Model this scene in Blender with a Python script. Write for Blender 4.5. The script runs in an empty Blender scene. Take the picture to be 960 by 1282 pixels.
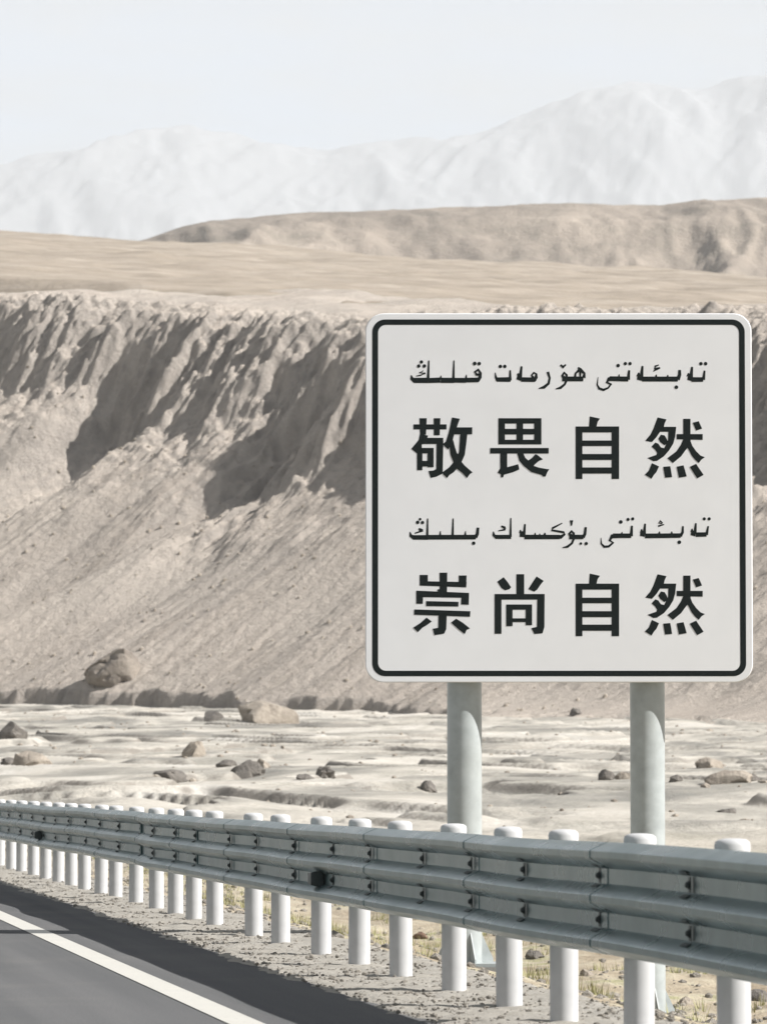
import bpy, bmesh, math, random
import numpy as np
from mathutils import Vector, Matrix, Quaternion

S = bpy.context.scene
COL = S.collection
random.seed(7)
R = math.radians

# ---------------------------------------------------------------- camera
EYE = 1.18
FPX = 6000.0                     # focal length in photo pixels (960 wide)
HORIZON = 981.0
PITCH = math.atan((HORIZON - 641.0) / FPX)
cam = bpy.data.cameras.new('camera')
cam.sensor_fit = 'HORIZONTAL'
cam.sensor_width = 24.0
cam.lens = FPX / 960.0 * 24.0
cam.clip_start = 0.5
cam.clip_end = 60000.0
cam.dof.use_dof = True
cam.dof.focus_distance = 37.0
cam.dof.aperture_fstop = 8.0
camo = bpy.data.objects.new('camera', cam)
camo.location = (0, 0, EYE)
camo.rotation_euler = (math.pi / 2 + PITCH, 0, 0)
COL.objects.link(camo)
S.camera = camo

# ---------------------------------------------------------------- light
SUN_EL = R(37.6)
SUN_ROT = R(105.0)
SUN_DIR = Vector((math.sin(SUN_ROT) * math.cos(SUN_EL), math.cos(SUN_ROT) * math.cos(SUN_EL), math.sin(SUN_EL)))
sl = bpy.data.lights.new('sun', 'SUN')
sl.energy = 5.0
sl.angle = R(0.53)
sl.color = (1.0, 0.975, 0.95)
so = bpy.data.objects.new('sun', sl)
so.rotation_euler = SUN_DIR.to_track_quat('Z', 'Y').to_euler()
so.location = (30, -10, 40)
COL.objects.link(so)

W = bpy.data.worlds.new('World')
S.world = W
W.use_nodes = True
nt = W.node_tree
nt.nodes.clear()
out = nt.nodes.new('ShaderNodeOutputWorld')
bg = nt.nodes.new('ShaderNodeBackground')
sky = nt.nodes.new('ShaderNodeTexSky')
sky.sky_type = 'NISHITA'
sky.sun_disc = False
sky.sun_elevation = SUN_EL
sky.sun_rotation = SUN_ROT
sky.altitude = 3200
sky.air_density = 1.0
sky.dust_density = 1.0
sky.ozone_density = 1.0
hsv = nt.nodes.new('ShaderNodeHueSaturation')
hsv.inputs['Saturation'].default_value = 0.75
nt.links.new(sky.outputs[0], hsv.inputs['Color'])
tcw = nt.nodes.new('ShaderNodeTexCoord'); mpw = nt.nodes.new('ShaderNodeMapping'); mpw.inputs['Scale'].default_value = (3.0, 3.0, 14.0)
nzw = nt.nodes.new('ShaderNodeTexNoise'); nzw.inputs['Scale'].default_value = 7.0; nzw.inputs['Detail'].default_value = 6; nzw.inputs['Roughness'].default_value = 0.55
rmw = nt.nodes.new('ShaderNodeMapRange'); rmw.inputs[1].default_value = 0.35; rmw.inputs[2].default_value = 0.7; rmw.inputs[3].default_value = 0.2; rmw.inputs[4].default_value = 0.9
mxw = nt.nodes.new('ShaderNodeMix'); mxw.data_type = 'RGBA'; mxw.inputs[7].default_value = (3.3, 3.4, 3.4, 1)     # thin high cloud
nt.links.new(tcw.outputs['Generated'], mpw.inputs[0]); nt.links.new(mpw.outputs[0], nzw.inputs['Vector'])
nt.links.new(nzw.outputs['Fac'], rmw.inputs[0]); nt.links.new(rmw.outputs[0], mxw.inputs[0])
nt.links.new(hsv.outputs[0], mxw.inputs[6]); nt.links.new(mxw.outputs[2], bg.inputs['Color'])
bg.inputs['Strength'].default_value = 0.05
nt.links.new(bg.outputs[0], out.inputs['Surface'])

S.view_settings.view_transform = 'Standard'
S.view_settings.look = 'None'
S.view_settings.gamma = 1.0
S.view_settings.use_curve_mapping = False
S.view_settings.exposure = 1.12
S.cycles.use_denoising = True
S.cycles.volume_bounces = 2
S.cycles.max_bounces = 8
S.cycles.diffuse_bounces = 3

# ---------------------------------------------------------------- noise (numpy)
def _hash(ix, iy, seed):
    h = (ix.astype(np.int64) * 374761393 + iy.astype(np.int64) * 668265263 + seed * 974711) & 0xFFFFFFFF
    h = ((h ^ (h >> 13)) * 1274126177) & 0xFFFFFFFF
    h = h ^ (h >> 16)
    return (h & 0xFFFF).astype(np.float64) / 65535.0

def noise(x, y, seed=0):
    x = np.asarray(x, float); y = np.asarray(y, float)
    x, y = np.broadcast_arrays(x, y)
    x0 = np.floor(x); y0 = np.floor(y)
    fx = x - x0; fy = y - y0
    ix = x0.astype(np.int64); iy = y0.astype(np.int64)
    def g(dx, dy):
        a = _hash(ix + dx, iy + dy, seed) * 2 * np.pi
        return np.cos(a) * (fx - dx) + np.sin(a) * (fy - dy)
    u = fx ** 3 * (fx * (fx * 6 - 15) + 10)
    v = fy ** 3 * (fy * (fy * 6 - 15) + 10)
    a = g(0, 0) * (1 - u) + g(1, 0) * u
    b = g(0, 1) * (1 - u) + g(1, 1) * u
    return (a * (1 - v) + b * v) * 1.5

def fbm(x, y, seed=0, octv=4, gain=0.5):
    s = 0; a = 1.0
    for k in range(octv):
        s = s + a * noise(x * 2 ** k + 17.3 * k, y * 2 ** k + 9.1 * k, seed + k)
        a *= gain
    return s

def ridged(x, y, seed=0, octv=3, gain=0.5):
    s = 0; a = 1.0
    for k in range(octv):
        s = s + a * (1 - 2 * np.abs(noise(x * 2 ** k + 3.7 * k, y * 2 ** k + 5.9 * k, seed + k)))
        a *= gain
    return s

def sstep(a, b, x):
    t = np.clip((x - a) / (b - a), 0, 1)
    return t * t * (3 - 2 * t)

# ---------------------------------------------------------------- helpers
def tag(o, label=None, cat=None, group=None, kind=None):
    if label: o['label'] = label
    if cat: o['category'] = cat
    if group: o['group'] = group
    if kind: o['kind'] = kind
    return o

def link_mesh(name, me, mat=None, parent=None):
    o = bpy.data.objects.new(name, me)
    COL.objects.link(o)
    if mat is not None and len(me.materials) == 0:
        me.materials.append(mat)
    if parent is not None:
        o.parent = parent
    return o

def empty(name, loc=(0, 0, 0), parent=None):
    o = bpy.data.objects.new(name, None)
    o.location = loc
    o.empty_display_size = 0.2
    COL.objects.link(o)
    if parent is not None: o.parent = parent
    return o

def mesh_np(name, V, F, smooth=True):
    me = bpy.data.meshes.new(name)
    V = np.ascontiguousarray(V, np.float32); F = np.ascontiguousarray(F, np.int32)
    n = F.shape[1]
    me.vertices.add(len(V)); me.vertices.foreach_set('co', V.ravel())
    me.loops.add(F.size); me.loops.foreach_set('vertex_index', F.ravel())
    me.polygons.add(len(F))
    me.polygons.foreach_set('loop_start', np.arange(0, F.size, n, dtype=np.int32))
    me.polygons.foreach_set('use_smooth', np.full(len(F), smooth, dtype=bool))
    me.update(calc_edges=True)
    me.validate()
    return me

def grid_mesh(name, X, Y, Z, smooth=True):
    r, c = X.shape
    V = np.stack([X, Y, Z], -1).reshape(-1, 3)
    i = np.arange(r * c).reshape(r, c)
    F = np.stack([i[:-1, :-1], i[:-1, 1:], i[1:, 1:], i[1:, :-1]], -1).reshape(-1, 4)
    # make it face up
    a, b, d = V[F[0, 0]], V[F[0, 1]], V[F[0, 3]]
    if np.cross(b - a, d - a)[2] < 0: F = F[:, ::-1]
    return mesh_np(name, V, F, smooth)

def bm_mesh(name, bm, smooth=False, angle=None):
    me = bpy.data.meshes.new(name)
    bmesh.ops.recalc_face_normals(bm, faces=bm.faces)
    bm.to_mesh(me); bm.free()
    if smooth:
        for p in me.polygons: p.use_smooth = True
        if angle is not None: me.set_sharp_from_angle(angle=angle)
    return me

def box(bm, c, s, M=None):
    r = bmesh.ops.create_cube(bm, size=1.0)
    for v in r['verts']:
        v.co = Vector((v.co.x * s[0] + c[0], v.co.y * s[1] + c[1], v.co.z * s[2] + c[2]))
        if M is not None: v.co = M @ v.co
    return r['verts']

def lathe(bm, prof, n=24, c=(0, 0), cap=True):
    rings = []
    for r, z in prof:
        rings.append([bm.verts.new((c[0] + r * math.cos(2 * math.pi * k / n), c[1] + r * math.sin(2 * math.pi * k / n), z)) for k in range(n)])
    for a, b in zip(rings, rings[1:]):
        for k in range(n):
            bm.faces.new((a[k], a[(k + 1) % n], b[(k + 1) % n], b[k]))
    if cap:
        bm.faces.new(rings[0][::-1]); bm.faces.new(rings[-1])

# ---------------------------------------------------------------- materials
class NT:
    def __init__(self, name):
        self.m = bpy.data.materials.new(name); self.m.use_nodes = True
        self.t = self.m.node_tree
        self.b = self.t.nodes['Principled BSDF']
    def n(self, typ, **kw):
        nd = self.t.nodes.new(typ)
        for k, v in kw.items(): setattr(nd, k, v)
        return nd
    def l(self, a, b): self.t.links.new(a, b)
    def coord(self, scale=(1, 1, 1), rot=(0, 0, 0), kind='Object'):
        tc = self.n('ShaderNodeTexCoord'); mp = self.n('ShaderNodeMapping')
        mp.inputs['Rotation'].default_value = rot
        self.l(tc.outputs[kind], mp.inputs['Vector'])
        m2 = self.n('ShaderNodeMapping'); m2.inputs['Scale'].default_value = scale
        self.l(mp.outputs[0], m2.inputs['Vector']); return m2.outputs[0]
    def noise(self, vec, scale, detail=4, rough=0.55, dist=0.0):
        x = self.n('ShaderNodeTexNoise'); x.inputs['Scale'].default_value = scale
        x.inputs['Detail'].default_value = detail; x.inputs['Roughness'].default_value = rough
        x.inputs['Distortion'].default_value = dist
        self.l(vec, x.inputs['Vector']); return x.outputs['Fac']
    def ramp(self, fac, stops):
        r = self.n('ShaderNodeValToRGB'); e = r.color_ramp.elements
        while len(e) < len(stops): e.new(0.5)
        for k, (p, c) in enumerate(stops):
            e[k].position = p
            e[k].color = (c[0], c[1], c[2], 1) if isinstance(c, tuple) else (c, c, c, 1)
        self.l(fac, r.inputs['Fac']); return r.outputs['Color']
    def mix(self, fac, a, b, mode='MIX'):
        x = self.n('ShaderNodeMix', data_type='RGBA', blend_type=mode)
        for s, v in ((x.inputs[0], fac), (x.inputs[6], a), (x.inputs[7], b)):
            if hasattr(v, 'type') and hasattr(v, 'is_linked'): self.l(v, s)
            elif isinstance(v, tuple): s.default_value = (v[0], v[1], v[2], 1)
            else: s.default_value = v
        return x.outputs[2]
    def math(self, op, a, b=0.0):
        x = self.n('ShaderNodeMath', operation=op)
        for s, v in ((x.inputs[0], a), (x.inputs[1], b)):
            if hasattr(v, 'is_linked'): self.l(v, s)
            else: s.default_value = v
        return x.outputs[0]
    def bump(self, h, strength, dist, prev=None):
        x = self.n('ShaderNodeBump'); x.inputs['Strength'].default_value = strength
        x.inputs['Distance'].default_value = dist
        self.l(h, x.inputs['Height'])
        if prev is not None: self.l(prev, x.inputs['Normal'])
        return x.outputs[0]
    def done(self, col, rough=0.9, normal=None, metal=0.0, spec=0.3):
        if hasattr(col, 'is_linked'): self.l(col, self.b.inputs['Base Color'])
        else: self.b.inputs['Base Color'].default_value = (*col, 1)
        if hasattr(rough, 'is_linked'): self.l(rough, self.b.inputs['Roughness'])
        else: self.b.inputs['Roughness'].default_value = rough
        self.b.inputs['Metallic'].default_value = metal
        self.b.inputs['Specular IOR Level'].default_value = spec
        if normal is not None: self.l(normal, self.b.inputs['Normal'])
        return self.m

ROAD_ANG = math.atan(0.142)          # road runs a little left of the view

def m_asphalt():
    k = NT('asphalt')
    v = k.coord((1, 1, 1), (0, 0, -ROAD_ANG))
    vs = k.coord((2.2, 0.05, 1), (0, 0, -ROAD_ANG))
    a = k.noise(v, 90, 5, 0.7); b = k.noise(vs, 1.0, 4, 0.6); c = k.noise(v, 0.6, 3)
    col = k.ramp(a, [(0.3, (0.085, 0.085, 0.086)), (0.7, (0.19, 0.188, 0.186))])
    col = k.mix(k.ramp(b, [(0.35, 0.0), (0.7, 0.7)]), col, (0.085, 0.088, 0.09))
    col = k.mix(k.ramp(c, [(0.5, 0.0), (0.8, 0.35)]), col, (0.2, 0.19, 0.175))
    return k.done(col, 0.95, k.bump(a, 0.5, 0.006), spec=0.03)

def m_paint_line():
    k = NT('road_paint')
    v = k.coord(); a = k.noise(v, 40, 5, 0.7); b = k.noise(v, 3, 3)
    col = k.ramp(a, [(0.28, (0.32, 0.31, 0.285)), (0.45, (0.50, 0.485, 0.44))])
    col = k.mix(k.ramp(b, [(0.5, 0.0), (0.8, 0.4)]), col, (0.6, 0.57, 0.5))
    return k.done(col, 0.7)

def m_verge():
    k = NT('verge_gravel')
    v = k.coord(); a = k.noise(v, 45, 6, 0.75); b = k.noise(v, 4, 4); c = k.noise(v, 12, 4)
    col = k.ramp(a, [(0.3, (0.25, 0.235, 0.21)), (0.5, (0.32, 0.30, 0.265)), (0.72, (0.40, 0.375, 0.335))])
    col = k.mix(k.ramp(b, [(0.4, 0.0), (0.7, 0.5)]), col, (0.33, 0.30, 0.25))
    n = k.bump(a, 0.6, 0.015, k.bump(c, 0.4, 0.03))
    return k.done(col, 0.95, n, spec=0.15)

def m_riverbed():
    k = NT('river_sand')
    v = k.coord()
    vs = k.coord((0.16, 0.05, 1), (0, 0, R(12)))
    vf = k.coord((0.5, 0.16, 1), (0, 0, R(12)))
    a = k.noise(vs, 1.0, 6, 0.62, 0.6); b = k.noise(vf, 1.0, 5, 0.65); g = k.noise(v, 6, 6, 0.7); h = k.noise(v, 0.9, 5, 0.6)
    col = k.ramp(a, [(0.37, (0.22, 0.212, 0.19)), (0.46, (0.35, 0.33, 0.29)), (0.54, (0.50, 0.465, 0.405)), (0.66, (0.58, 0.55, 0.495))])
    col = k.mix(k.ramp(b, [(0.52, 0.0), (0.70, 0.65)]), col, (0.31, 0.295, 0.25))
    # nearer the road the sand turns to ochre gravel with a little dry grass colour
    geo = k.n('ShaderNodeNewGeometry'); sp = k.n('ShaderNodeSeparateXYZ'); k.l(geo.outputs['Position'], sp.inputs[0])
    yn = k.n('ShaderNodeMapRange'); yn.inputs[1].default_value = 62; yn.inputs[2].default_value = 95
    yn.inputs[3].default_value = 1; yn.inputs[4].default_value = 0
    k.l(sp.outputs[1], yn.inputs[0])
    ochre = k.ramp(h, [(0.3, (0.24, 0.19, 0.13)), (0.5, (0.40, 0.34, 0.25)), (0.56, (0.44, 0.39, 0.29)), (0.63, (0.34, 0.32, 0.19))])
    col = k.mix(yn.outputs[0], col, ochre)
    col = k.mix(k.ramp(g, [(0.45, 0.0), (0.75, 0.4)]), col, (0.25, 0.22, 0.18))
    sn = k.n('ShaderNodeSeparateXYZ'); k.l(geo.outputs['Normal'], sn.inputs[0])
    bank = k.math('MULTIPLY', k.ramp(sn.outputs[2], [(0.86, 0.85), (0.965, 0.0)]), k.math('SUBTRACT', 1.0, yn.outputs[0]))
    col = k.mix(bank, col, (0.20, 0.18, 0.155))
    n = k.bump(g, 0.8, 0.08, k.bump(h, 0.5, 0.12))
    return k.done(col, 0.95, n, spec=0.1)

def m_cliff():
    k = NT('cliff_earth')
    v = k.coord()
    # coordinates: x along the contour, y down the slope
    vd = k.coord((0.9, 0.07, 0.07), (0, 0, R(48.6)))
    vd2 = k.coord((0.25, 0.03, 0.03), (0, 0, R(48.6)))
    st = k.noise(vd, 1.0, 6, 0.65, 0.3); st2 = k.noise(vd2, 1.0, 4, 0.6)
    g = k.noise(v, 2.2, 6, 0.72); h = k.noise(v, 0.35, 5, 0.6); f = k.noise(v, 7, 4, 0.7)
    big = k.ramp(k.noise(v, 0.07, 3, 0.5), [(0.4, 0.0), (0.62, 1.0)])
    talus = k.mix(big, k.ramp(st, [(0.28, (0.40, 0.345, 0.29)), (0.5, (0.52, 0.455, 0.39)), (0.72, (0.58, 0.515, 0.445))]), (0.53, 0.47, 0.405))
    talus = k.mix(k.ramp(st2, [(0.42, 0.0), (0.65, 0.55)]), talus, (0.41, 0.365, 0.32))
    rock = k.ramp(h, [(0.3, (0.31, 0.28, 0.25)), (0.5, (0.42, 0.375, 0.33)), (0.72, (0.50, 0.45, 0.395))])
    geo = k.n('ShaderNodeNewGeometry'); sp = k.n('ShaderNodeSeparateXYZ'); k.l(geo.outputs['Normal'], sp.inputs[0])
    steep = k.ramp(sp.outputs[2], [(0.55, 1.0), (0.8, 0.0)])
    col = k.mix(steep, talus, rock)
    col = k.mix(k.ramp(g, [(0.52, 0.0), (0.78, 0.42)]), col, (0.24, 0.21, 0.175))
    n = k.bump(f, 0.8, 0.14, k.bump(g, 0.9, 0.4))
    return k.done(col, 0.95, n, spec=0.1)

def m_plateau():
    k = NT('plateau_soil')
    v = k.coord()
    vs = k.coord((0.11, 0.035, 1), (0, 0, R(5)))
    a = k.noise(vs, 1.0, 6, 0.65); g = k.noise(v, 0.25, 6, 0.7)
    col = k.ramp(a, [(0.3, (0.22, 0.185, 0.145)), (0.5, (0.30, 0.255, 0.205)), (0.7, (0.37, 0.32, 0.265))])
    col = k.mix(k.ramp(g, [(0.5, 0.0), (0.75, 0.55)]), col, (0.27, 0.23, 0.17))
    return k.done(col, 0.95, k.bump(g, 0.7, 0.6), spec=0.1)

def m_hills():
    k = NT('hill_soil')
    v = k.coord((1, 1, 1))
    a = k.noise(v, 0.012, 6, 0.6); g = k.noise(v, 0.06, 6, 0.75)
    col = k.ramp(a, [(0.32, (0.18, 0.155, 0.13)), (0.5, (0.27, 0.23, 0.19)), (0.68, (0.37, 0.315, 0.26))])
    col = k.mix(k.ramp(g, [(0.48, 0.0), (0.72, 0.6)]), col, (0.17, 0.155, 0.125))
    return k.done(col, 0.95, k.bump(g, 0.6, 3.0), spec=0.1)

def m_snow():
    k = NT('snow_rock')
    v = k.coord()
    a = k.noise(v, 0.0016, 7, 0.68)
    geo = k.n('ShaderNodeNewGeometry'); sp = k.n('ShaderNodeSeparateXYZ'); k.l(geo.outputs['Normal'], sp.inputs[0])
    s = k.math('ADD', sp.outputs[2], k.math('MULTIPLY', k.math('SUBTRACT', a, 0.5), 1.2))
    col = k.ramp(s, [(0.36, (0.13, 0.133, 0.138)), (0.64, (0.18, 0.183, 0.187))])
    return k.done(col, 0.8, spec=0.1)

def m_rock(name, c0, c1, sc=2.0):
    k = NT(name)
    v = k.coord(); a = k.noise(v, sc, 6, 0.7); b = k.noise(v, sc * 5, 5, 0.7)
    col = k.ramp(a, [(0.3, c0), (0.7, c1)])
    return k.done(col, 0.92, k.bump(b, 0.7, 0.12, k.bump(a, 0.6, 0.25)), spec=0.15)

def m_metal(name, col, rough, metal, sc=14, dirt=0.25, spec=0.5):
    k = NT(name)
    v = k.coord(); a = k.noise(v, sc, 5, 0.6); b = k.noise(v, sc * 0.15, 4, 0.6)
    c2 = tuple(x * (1 - dirt) for x in col)
    cc = k.ramp(a, [(0.3, c2), (0.7, col)])
    cc = k.mix(k.ramp(b, [(0.5, 0.0), (0.8, dirt * 1.4)]), cc, tuple(x * y for x, y in zip(col, (0.72, 0.66, 0.58))))
    return k.done(cc, k.ramp(b, [(0.3, rough * 0.85), (0.7, min(1, rough * 1.25))]), k.bump(a, 0.06, 0.004), metal, spec)

def m_flat(name, col, rough=0.6, spec=0.4):
    k = NT(name)
    v = k.coord(); a = k.noise(v, 3.0, 5, 0.6); b = k.noise(v, 30, 4, 0.6)
    c2 = tuple(x * 0.965 for x in col)
    cc = k.ramp(a, [(0.35, c2), (0.65, col)])
    return k.done(cc, rough, None, 0.0, spec)

MAT = dict(
    asphalt=m_asphalt(), line=m_paint_line(), verge=m_verge(), river=m_riverbed(), cliff=m_cliff(),
    plateau=m_plateau(), hills=m_hills(), snow=m_snow(),
    rock_tan=m_rock('tan_rock', (0.26, 0.225, 0.185), (0.44, 0.385, 0.32)),
    rock_dark=m_rock('dark_rock', (0.12, 0.11, 0.10), (0.22, 0.20, 0.175)),
    rock_mid=m_rock('brown_rock', (0.16, 0.14, 0.12), (0.32, 0.28, 0.235), 0.9),
    rock_red=m_rock('reddish_rock', (0.22, 0.14, 0.10), (0.33, 0.22, 0.16), 12),
    pebble=m_rock('pebble', (0.28, 0.255, 0.22), (0.52, 0.475, 0.41), 9),
    rail=m_metal('green_grey_rail_paint', (0.145, 0.215, 0.22), 0.28, 0.75, 10, 0.2, 0.5),
    post_white=m_metal('white_post_paint', (0.52, 0.52, 0.515), 0.55, 0.0, 9, 0.12, 0.2),
    bolt=m_metal('dark_bolt_steel', (0.07, 0.085, 0.082), 0.5, 0.3, 40, 0.3),
    pole=m_metal('grey_pole_paint', (0.40, 0.43, 0.425), 0.36, 0.0, 7, 0.25),
    sign_white=m_flat('sign_white_sheet', (0.70, 0.705, 0.71), 0.5, 0.4),
    sign_edge=m_flat('sign_back_aluminium', (0.62, 0.63, 0.63), 0.45, 0.5),
    sign_black=m_flat('sign_black_film', (0.010, 0.014, 0.014), 0.5, 0.15),
    concrete=m_rock('concrete', (0.33, 0.32, 0.30), (0.45, 0.44, 0.41), 6),
    grass=m_flat('dry_grass', (0.33, 0.315, 0.16), 0.9, 0.1),
)

# ---------------------------------------------------------------- the lie of the land
def road_x(y):                       # line of the guardrail posts
    return 4.246 - 0.142 * y

NRM = 1 / math.hypot(1, 0.142)
def q_of(x, y):                      # metres to the right of the post line
    return (x - road_x(y)) * NRM

_FY = np.array([-60, 0, 45, 57, 75, 92, 120, 190, 260, 330, 420, 600], float)
_FZ = np.array([-1.1, -1.1, -1.05, -0.92, -0.34, 0.16, 0.80, 2.1, 3.95, 6.2, 9.4, 16.0])
_yy = np.linspace(-60, 600, 3301)
_ff = np.interp(_yy, _FY, _FZ)
_ker = np.hanning(101); _ker /= _ker.sum()
_ff = np.convolve(np.pad(_ff, 50, mode='edge'), _ker, mode='valid')
def plain_z(y): return np.interp(y, _yy, _ff)
def road_z(y): return np.interp(y, [-60, 88, 130, 190, 330, 420, 600], [0, 0, 0.75, 2.0, 6.0, 9.0, 15.5])

def bed_z(x, y):
    x = np.asarray(x, float); y = np.asarray(y, float)
    q = q_of(x, y)
    w = np.clip((q - 0.55) / 4.2, 0, 1)
    w = w * w * (3 - 2 * w) * 0.35 + w * 0.65
    z = road_z(y) * (1 - w) + plain_z(y) * w
    far = sstep(75, 120, y)
    # coordinates stretched along the old channels
    a = (x * 0.93 + y * 0.37); b = (-x * 0.37 + y * 0.93)
    n1 = fbm(a / 34 , b / 60, 11, 4)
    n2 = fbm(a / 12, b / 26, 21, 4)
    wob = 0.30 * n1 + 0.13 * n2
    tt = (n1 * 1.5 + n2 * 0.5 + 0.2)
    st = tt * 2.2
    fl = np.floor(st); fr = st - fl
    terr = (fl + sstep(0.0, 0.13, fr)) / 2.2
    z = z + far * w * (0.80 * terr - 0.80 * tt + wob * 0.30)
    z = z + far * w * 0.05 * ridged(a / 5, b / 9, 31, 3) * sstep(0.0, 0.5, fbm(a / 30, b / 40, 41, 2))
    near = (1 - far)
    z = z + w * near * (0.09 * fbm(x / 2.2, y / 2.2, 51, 4) + 0.10 * fbm(x / 7, y / 9, 52, 3))
    z = z + 0.018 * sstep(0.45, 0.9, q) * near * fbm(x / 0.35, y / 0.35, 53, 3)
    return z

# river cliff: t runs along the rim (to the right and nearer), v runs down the slope
CD = np.array([0.66131, -0.75011]); ED = np.array([-0.75011, -0.66131]); R0 = np.array([0.0, 370.0])
HS_T = [-110, -60, -46, -40, -34, -31, -28, -25, -21, -18, -15, -12.5, -9, -6, -4, -1.5, 1, 5, 10, 16, 24, 32, 40, 48, 54, 60, 75, 130]
HS_H = [7, 7, 6.0, 6.0, 5.0, 11.5, 12.5, 10.5, 6.5, 8.5, 8.0, 5.5, 8.5, 11.0, 17.0, 15.0, 9, 9, 12, 9, 8, 11, 9, 8, 10, 8, 7, 7]
S0_V = [1.4, 1.4, 1.15, 1.25, 1.1, 1.7, 1.95, 1.9, 1.6, 1.05, 1.6, 1.1, 1.65, 1.45, 1.95, 1.7, 1.1, 1.2, 1.7, 1.3, 1.2, 1.7, 1.3, 1.5, 1.8, 1.3, 1.4, 1.4]
HS_T = [0.92 * x_ + 4.5 for x_ in HS_T]
_ht = np.linspace(-110, 130, 961)
_g = np.exp(-0.5 * (np.arange(-24, 25) * 0.25 / 1.3) ** 2); _g /= _g.sum()
_hh = np.convolve(np.pad(np.interp(_ht, HS_T, HS_H), 24, mode='edge'), _g, mode='valid')
_hs0 = np.convolve(np.pad(np.interp(_ht, HS_T, S0_V), 24, mode='edge'), _g, mode='valid')
def cliff_z(t, v):
    t = np.asarray(t, float); v = np.asarray(v, float)
    X = R0[0] + t * CD[0] + v * ED[0]; Y = R0[1] + t * CD[1] + v * ED[1]
    zr = np.interp(t, [-110, -51, -2, 42, 130], [46.0, 43.0, 37.4, 34.9, 31.0])
    hs = np.interp(t, _ht, _hh)
    far_d = sstep(9, 30, v)
    hs = hs * (1 - far_d) + 10.6 * far_d + 0.9 * noise(t / 2.6, v / 5, 61) * (1 - far_d)
    # wandering of the gullies downhill
    tw = t + 1.6 * noise(t / 14, v / 16, 71) + 0.5 * noise(t / 4, v / 6, 72)
    D = 3.2 * noise(tw / 13.0, 0.7 + v / 70, 81) + 1.7 * ridged(tw / 8.0, 3.3 + v / 60, 82, 1) * 0.8 \
        + 0.75 * ridged(tw / 3.2, 1.3 + v / 25, 83, 2) + 0.34 * ridged(tw / 1.1, v / 7, 84, 3)
    s0 = np.interp(t + 0.35 * v, _ht, _hs0)
    vs = hs / s0
    fade = 1 - sstep(vs * 0.9, vs * 1.6 + 13, v)
    tal = 0.11 + 0.05 * noise(t / 20, v / 20, 85)
    rim = sstep(-5.0, 1.5, v)
    vv = v - D * (fade * (1 - tal) + tal) * rim
    # rounded rim, steep wall, then scree
    k = 0.9
    soft = np.logaddexp(0, vv / k) * k
    wall = s0 * soft
    A = hs * (1 - 0.59 / s0)
    dw = wall - (A + 0.59 * np.maximum(v, 0) + 0.5 * noise(t / 25, v / 40, 86))
    drop = wall - np.logaddexp(0, dw / 0.25) * 0.25
    up = 0.105 * np.minimum(v, 0) * -0.7071
    z = zr - drop + up
    # relief of the wall and streaks of the scree
    z = z + fade * rim * (0.34 * fbm(tw / 1.7, v / 3.6, 91, 4) + 0.20 * ridged(tw / 0.8, v / 3.0, 92, 3) + 0.24 * fbm(t / 0.8, v / 0.9, 79, 3) + 0.30 * fbm(t / 2.4, v / 1.9, 78, 2))
    z = z + (1 - fade) * (0.42 * fbm(tw / 6.0, v / 45, 93, 2) + 0.12 * fbm(tw / 1.6, v / 22, 94, 3) * (1 + noise(t / 9, v / 12, 99)) + 0.10 * ridged(tw / 3.4, v / 40, 90, 2) + 0.07 * fbm(t / 0.45, v / 0.6, 95, 3))
    crag = sstep(-0.05, 0.35, noise(t / 7.5, v / 9, 87)) * sstep(1.0, 4.0, v) * (1 - sstep(14, 24, v))
    z = z + crag * (0.48 * ridged(tw / 1.7, v / 6.5, 88, 3) + 0.22 * fbm(t / 0.8, v / 1.8, 89, 4))
    z = z + (1 - rim) * (0.5 * fbm(t / 9, v / 9, 96, 4))
    # undercut toe above the river flat
    f = plain_z(Y)
    hsc = np.interp(X, [-80, -10.6, -9.5, -7.2, -6.2, -1, 3, 8, 14, 20, 60], [1.25, 1.2, 0.3, 0.3, 0.9, 0.8, 0.35, 0.3, 0.45, 0.3, 0.5]) + 0.28 * noise(t / 2.6, 0.5, 97) + 0.2 * noise(t / 0.9, 0.5, 98)
    dz = z - f
    apron = np.where(dz < 2.2, 2.2 * np.exp(np.minimum(0, dz - 2.2) / 2.2), dz)
    z = f + dz + (apron - dz) * sstep(1.0, 6.0, X)
    d = z - (f + np.maximum(hsc, 0.05))
    z = np.where(d < 0, z + 5.0 * d, z)
    return X, Y, np.maximum(z, f - 1.2)

def cliff_at(x, y):
    dx = np.asarray(x, float) - R0[0]; dy = np.asarray(y, float) - R0[1]
    t = dx * CD[0] + dy * CD[1]; v = dx * ED[0] + dy * ED[1]
    return cliff_z(t, v)[2]

def land_z(x, y):
    b = bed_z(x, y)
    c = np.where(np.asarray(y) > 230, cliff_at(x, y), -99.0)
    return np.maximum(b, c)

CP, SP_ = math.cos(PITCH), math.sin(PITCH)
def ray(px, py):
    a = (px - 480.0) / FPX; b = -(py - 641.0) / FPX
    d = np.array([a, CP - b * SP_, SP_ + b * CP])
    return d
def on_plane(px, py, Y):             # the point at depth Y seen at this place of the photograph
    d = ray(px, py); k = Y / d[1]
    return Vector((d[0] * k, Y, EYE + d[2] * k))
def on_land(px, py, y0=40.0, y1=420.0):
    d = ray(px, py)
    Y = np.linspace(y0, y1, 6000)
    k = Y / d[1]
    h = land_z(d[0] * k, Y) - (EYE + d[2] * k)
    i = np.argmax(h > 0) if (h > 0).any() else len(Y) - 1
    return Vector((d[0] * k[i], Y[i], float(land_z(d[0] * k[i], Y[i]))))

# ---------------------------------------------------------------- ground
def structure(name, me, mat):
    o = link_mesh(name, me, mat); o['kind'] = 'structure'; return o

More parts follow.
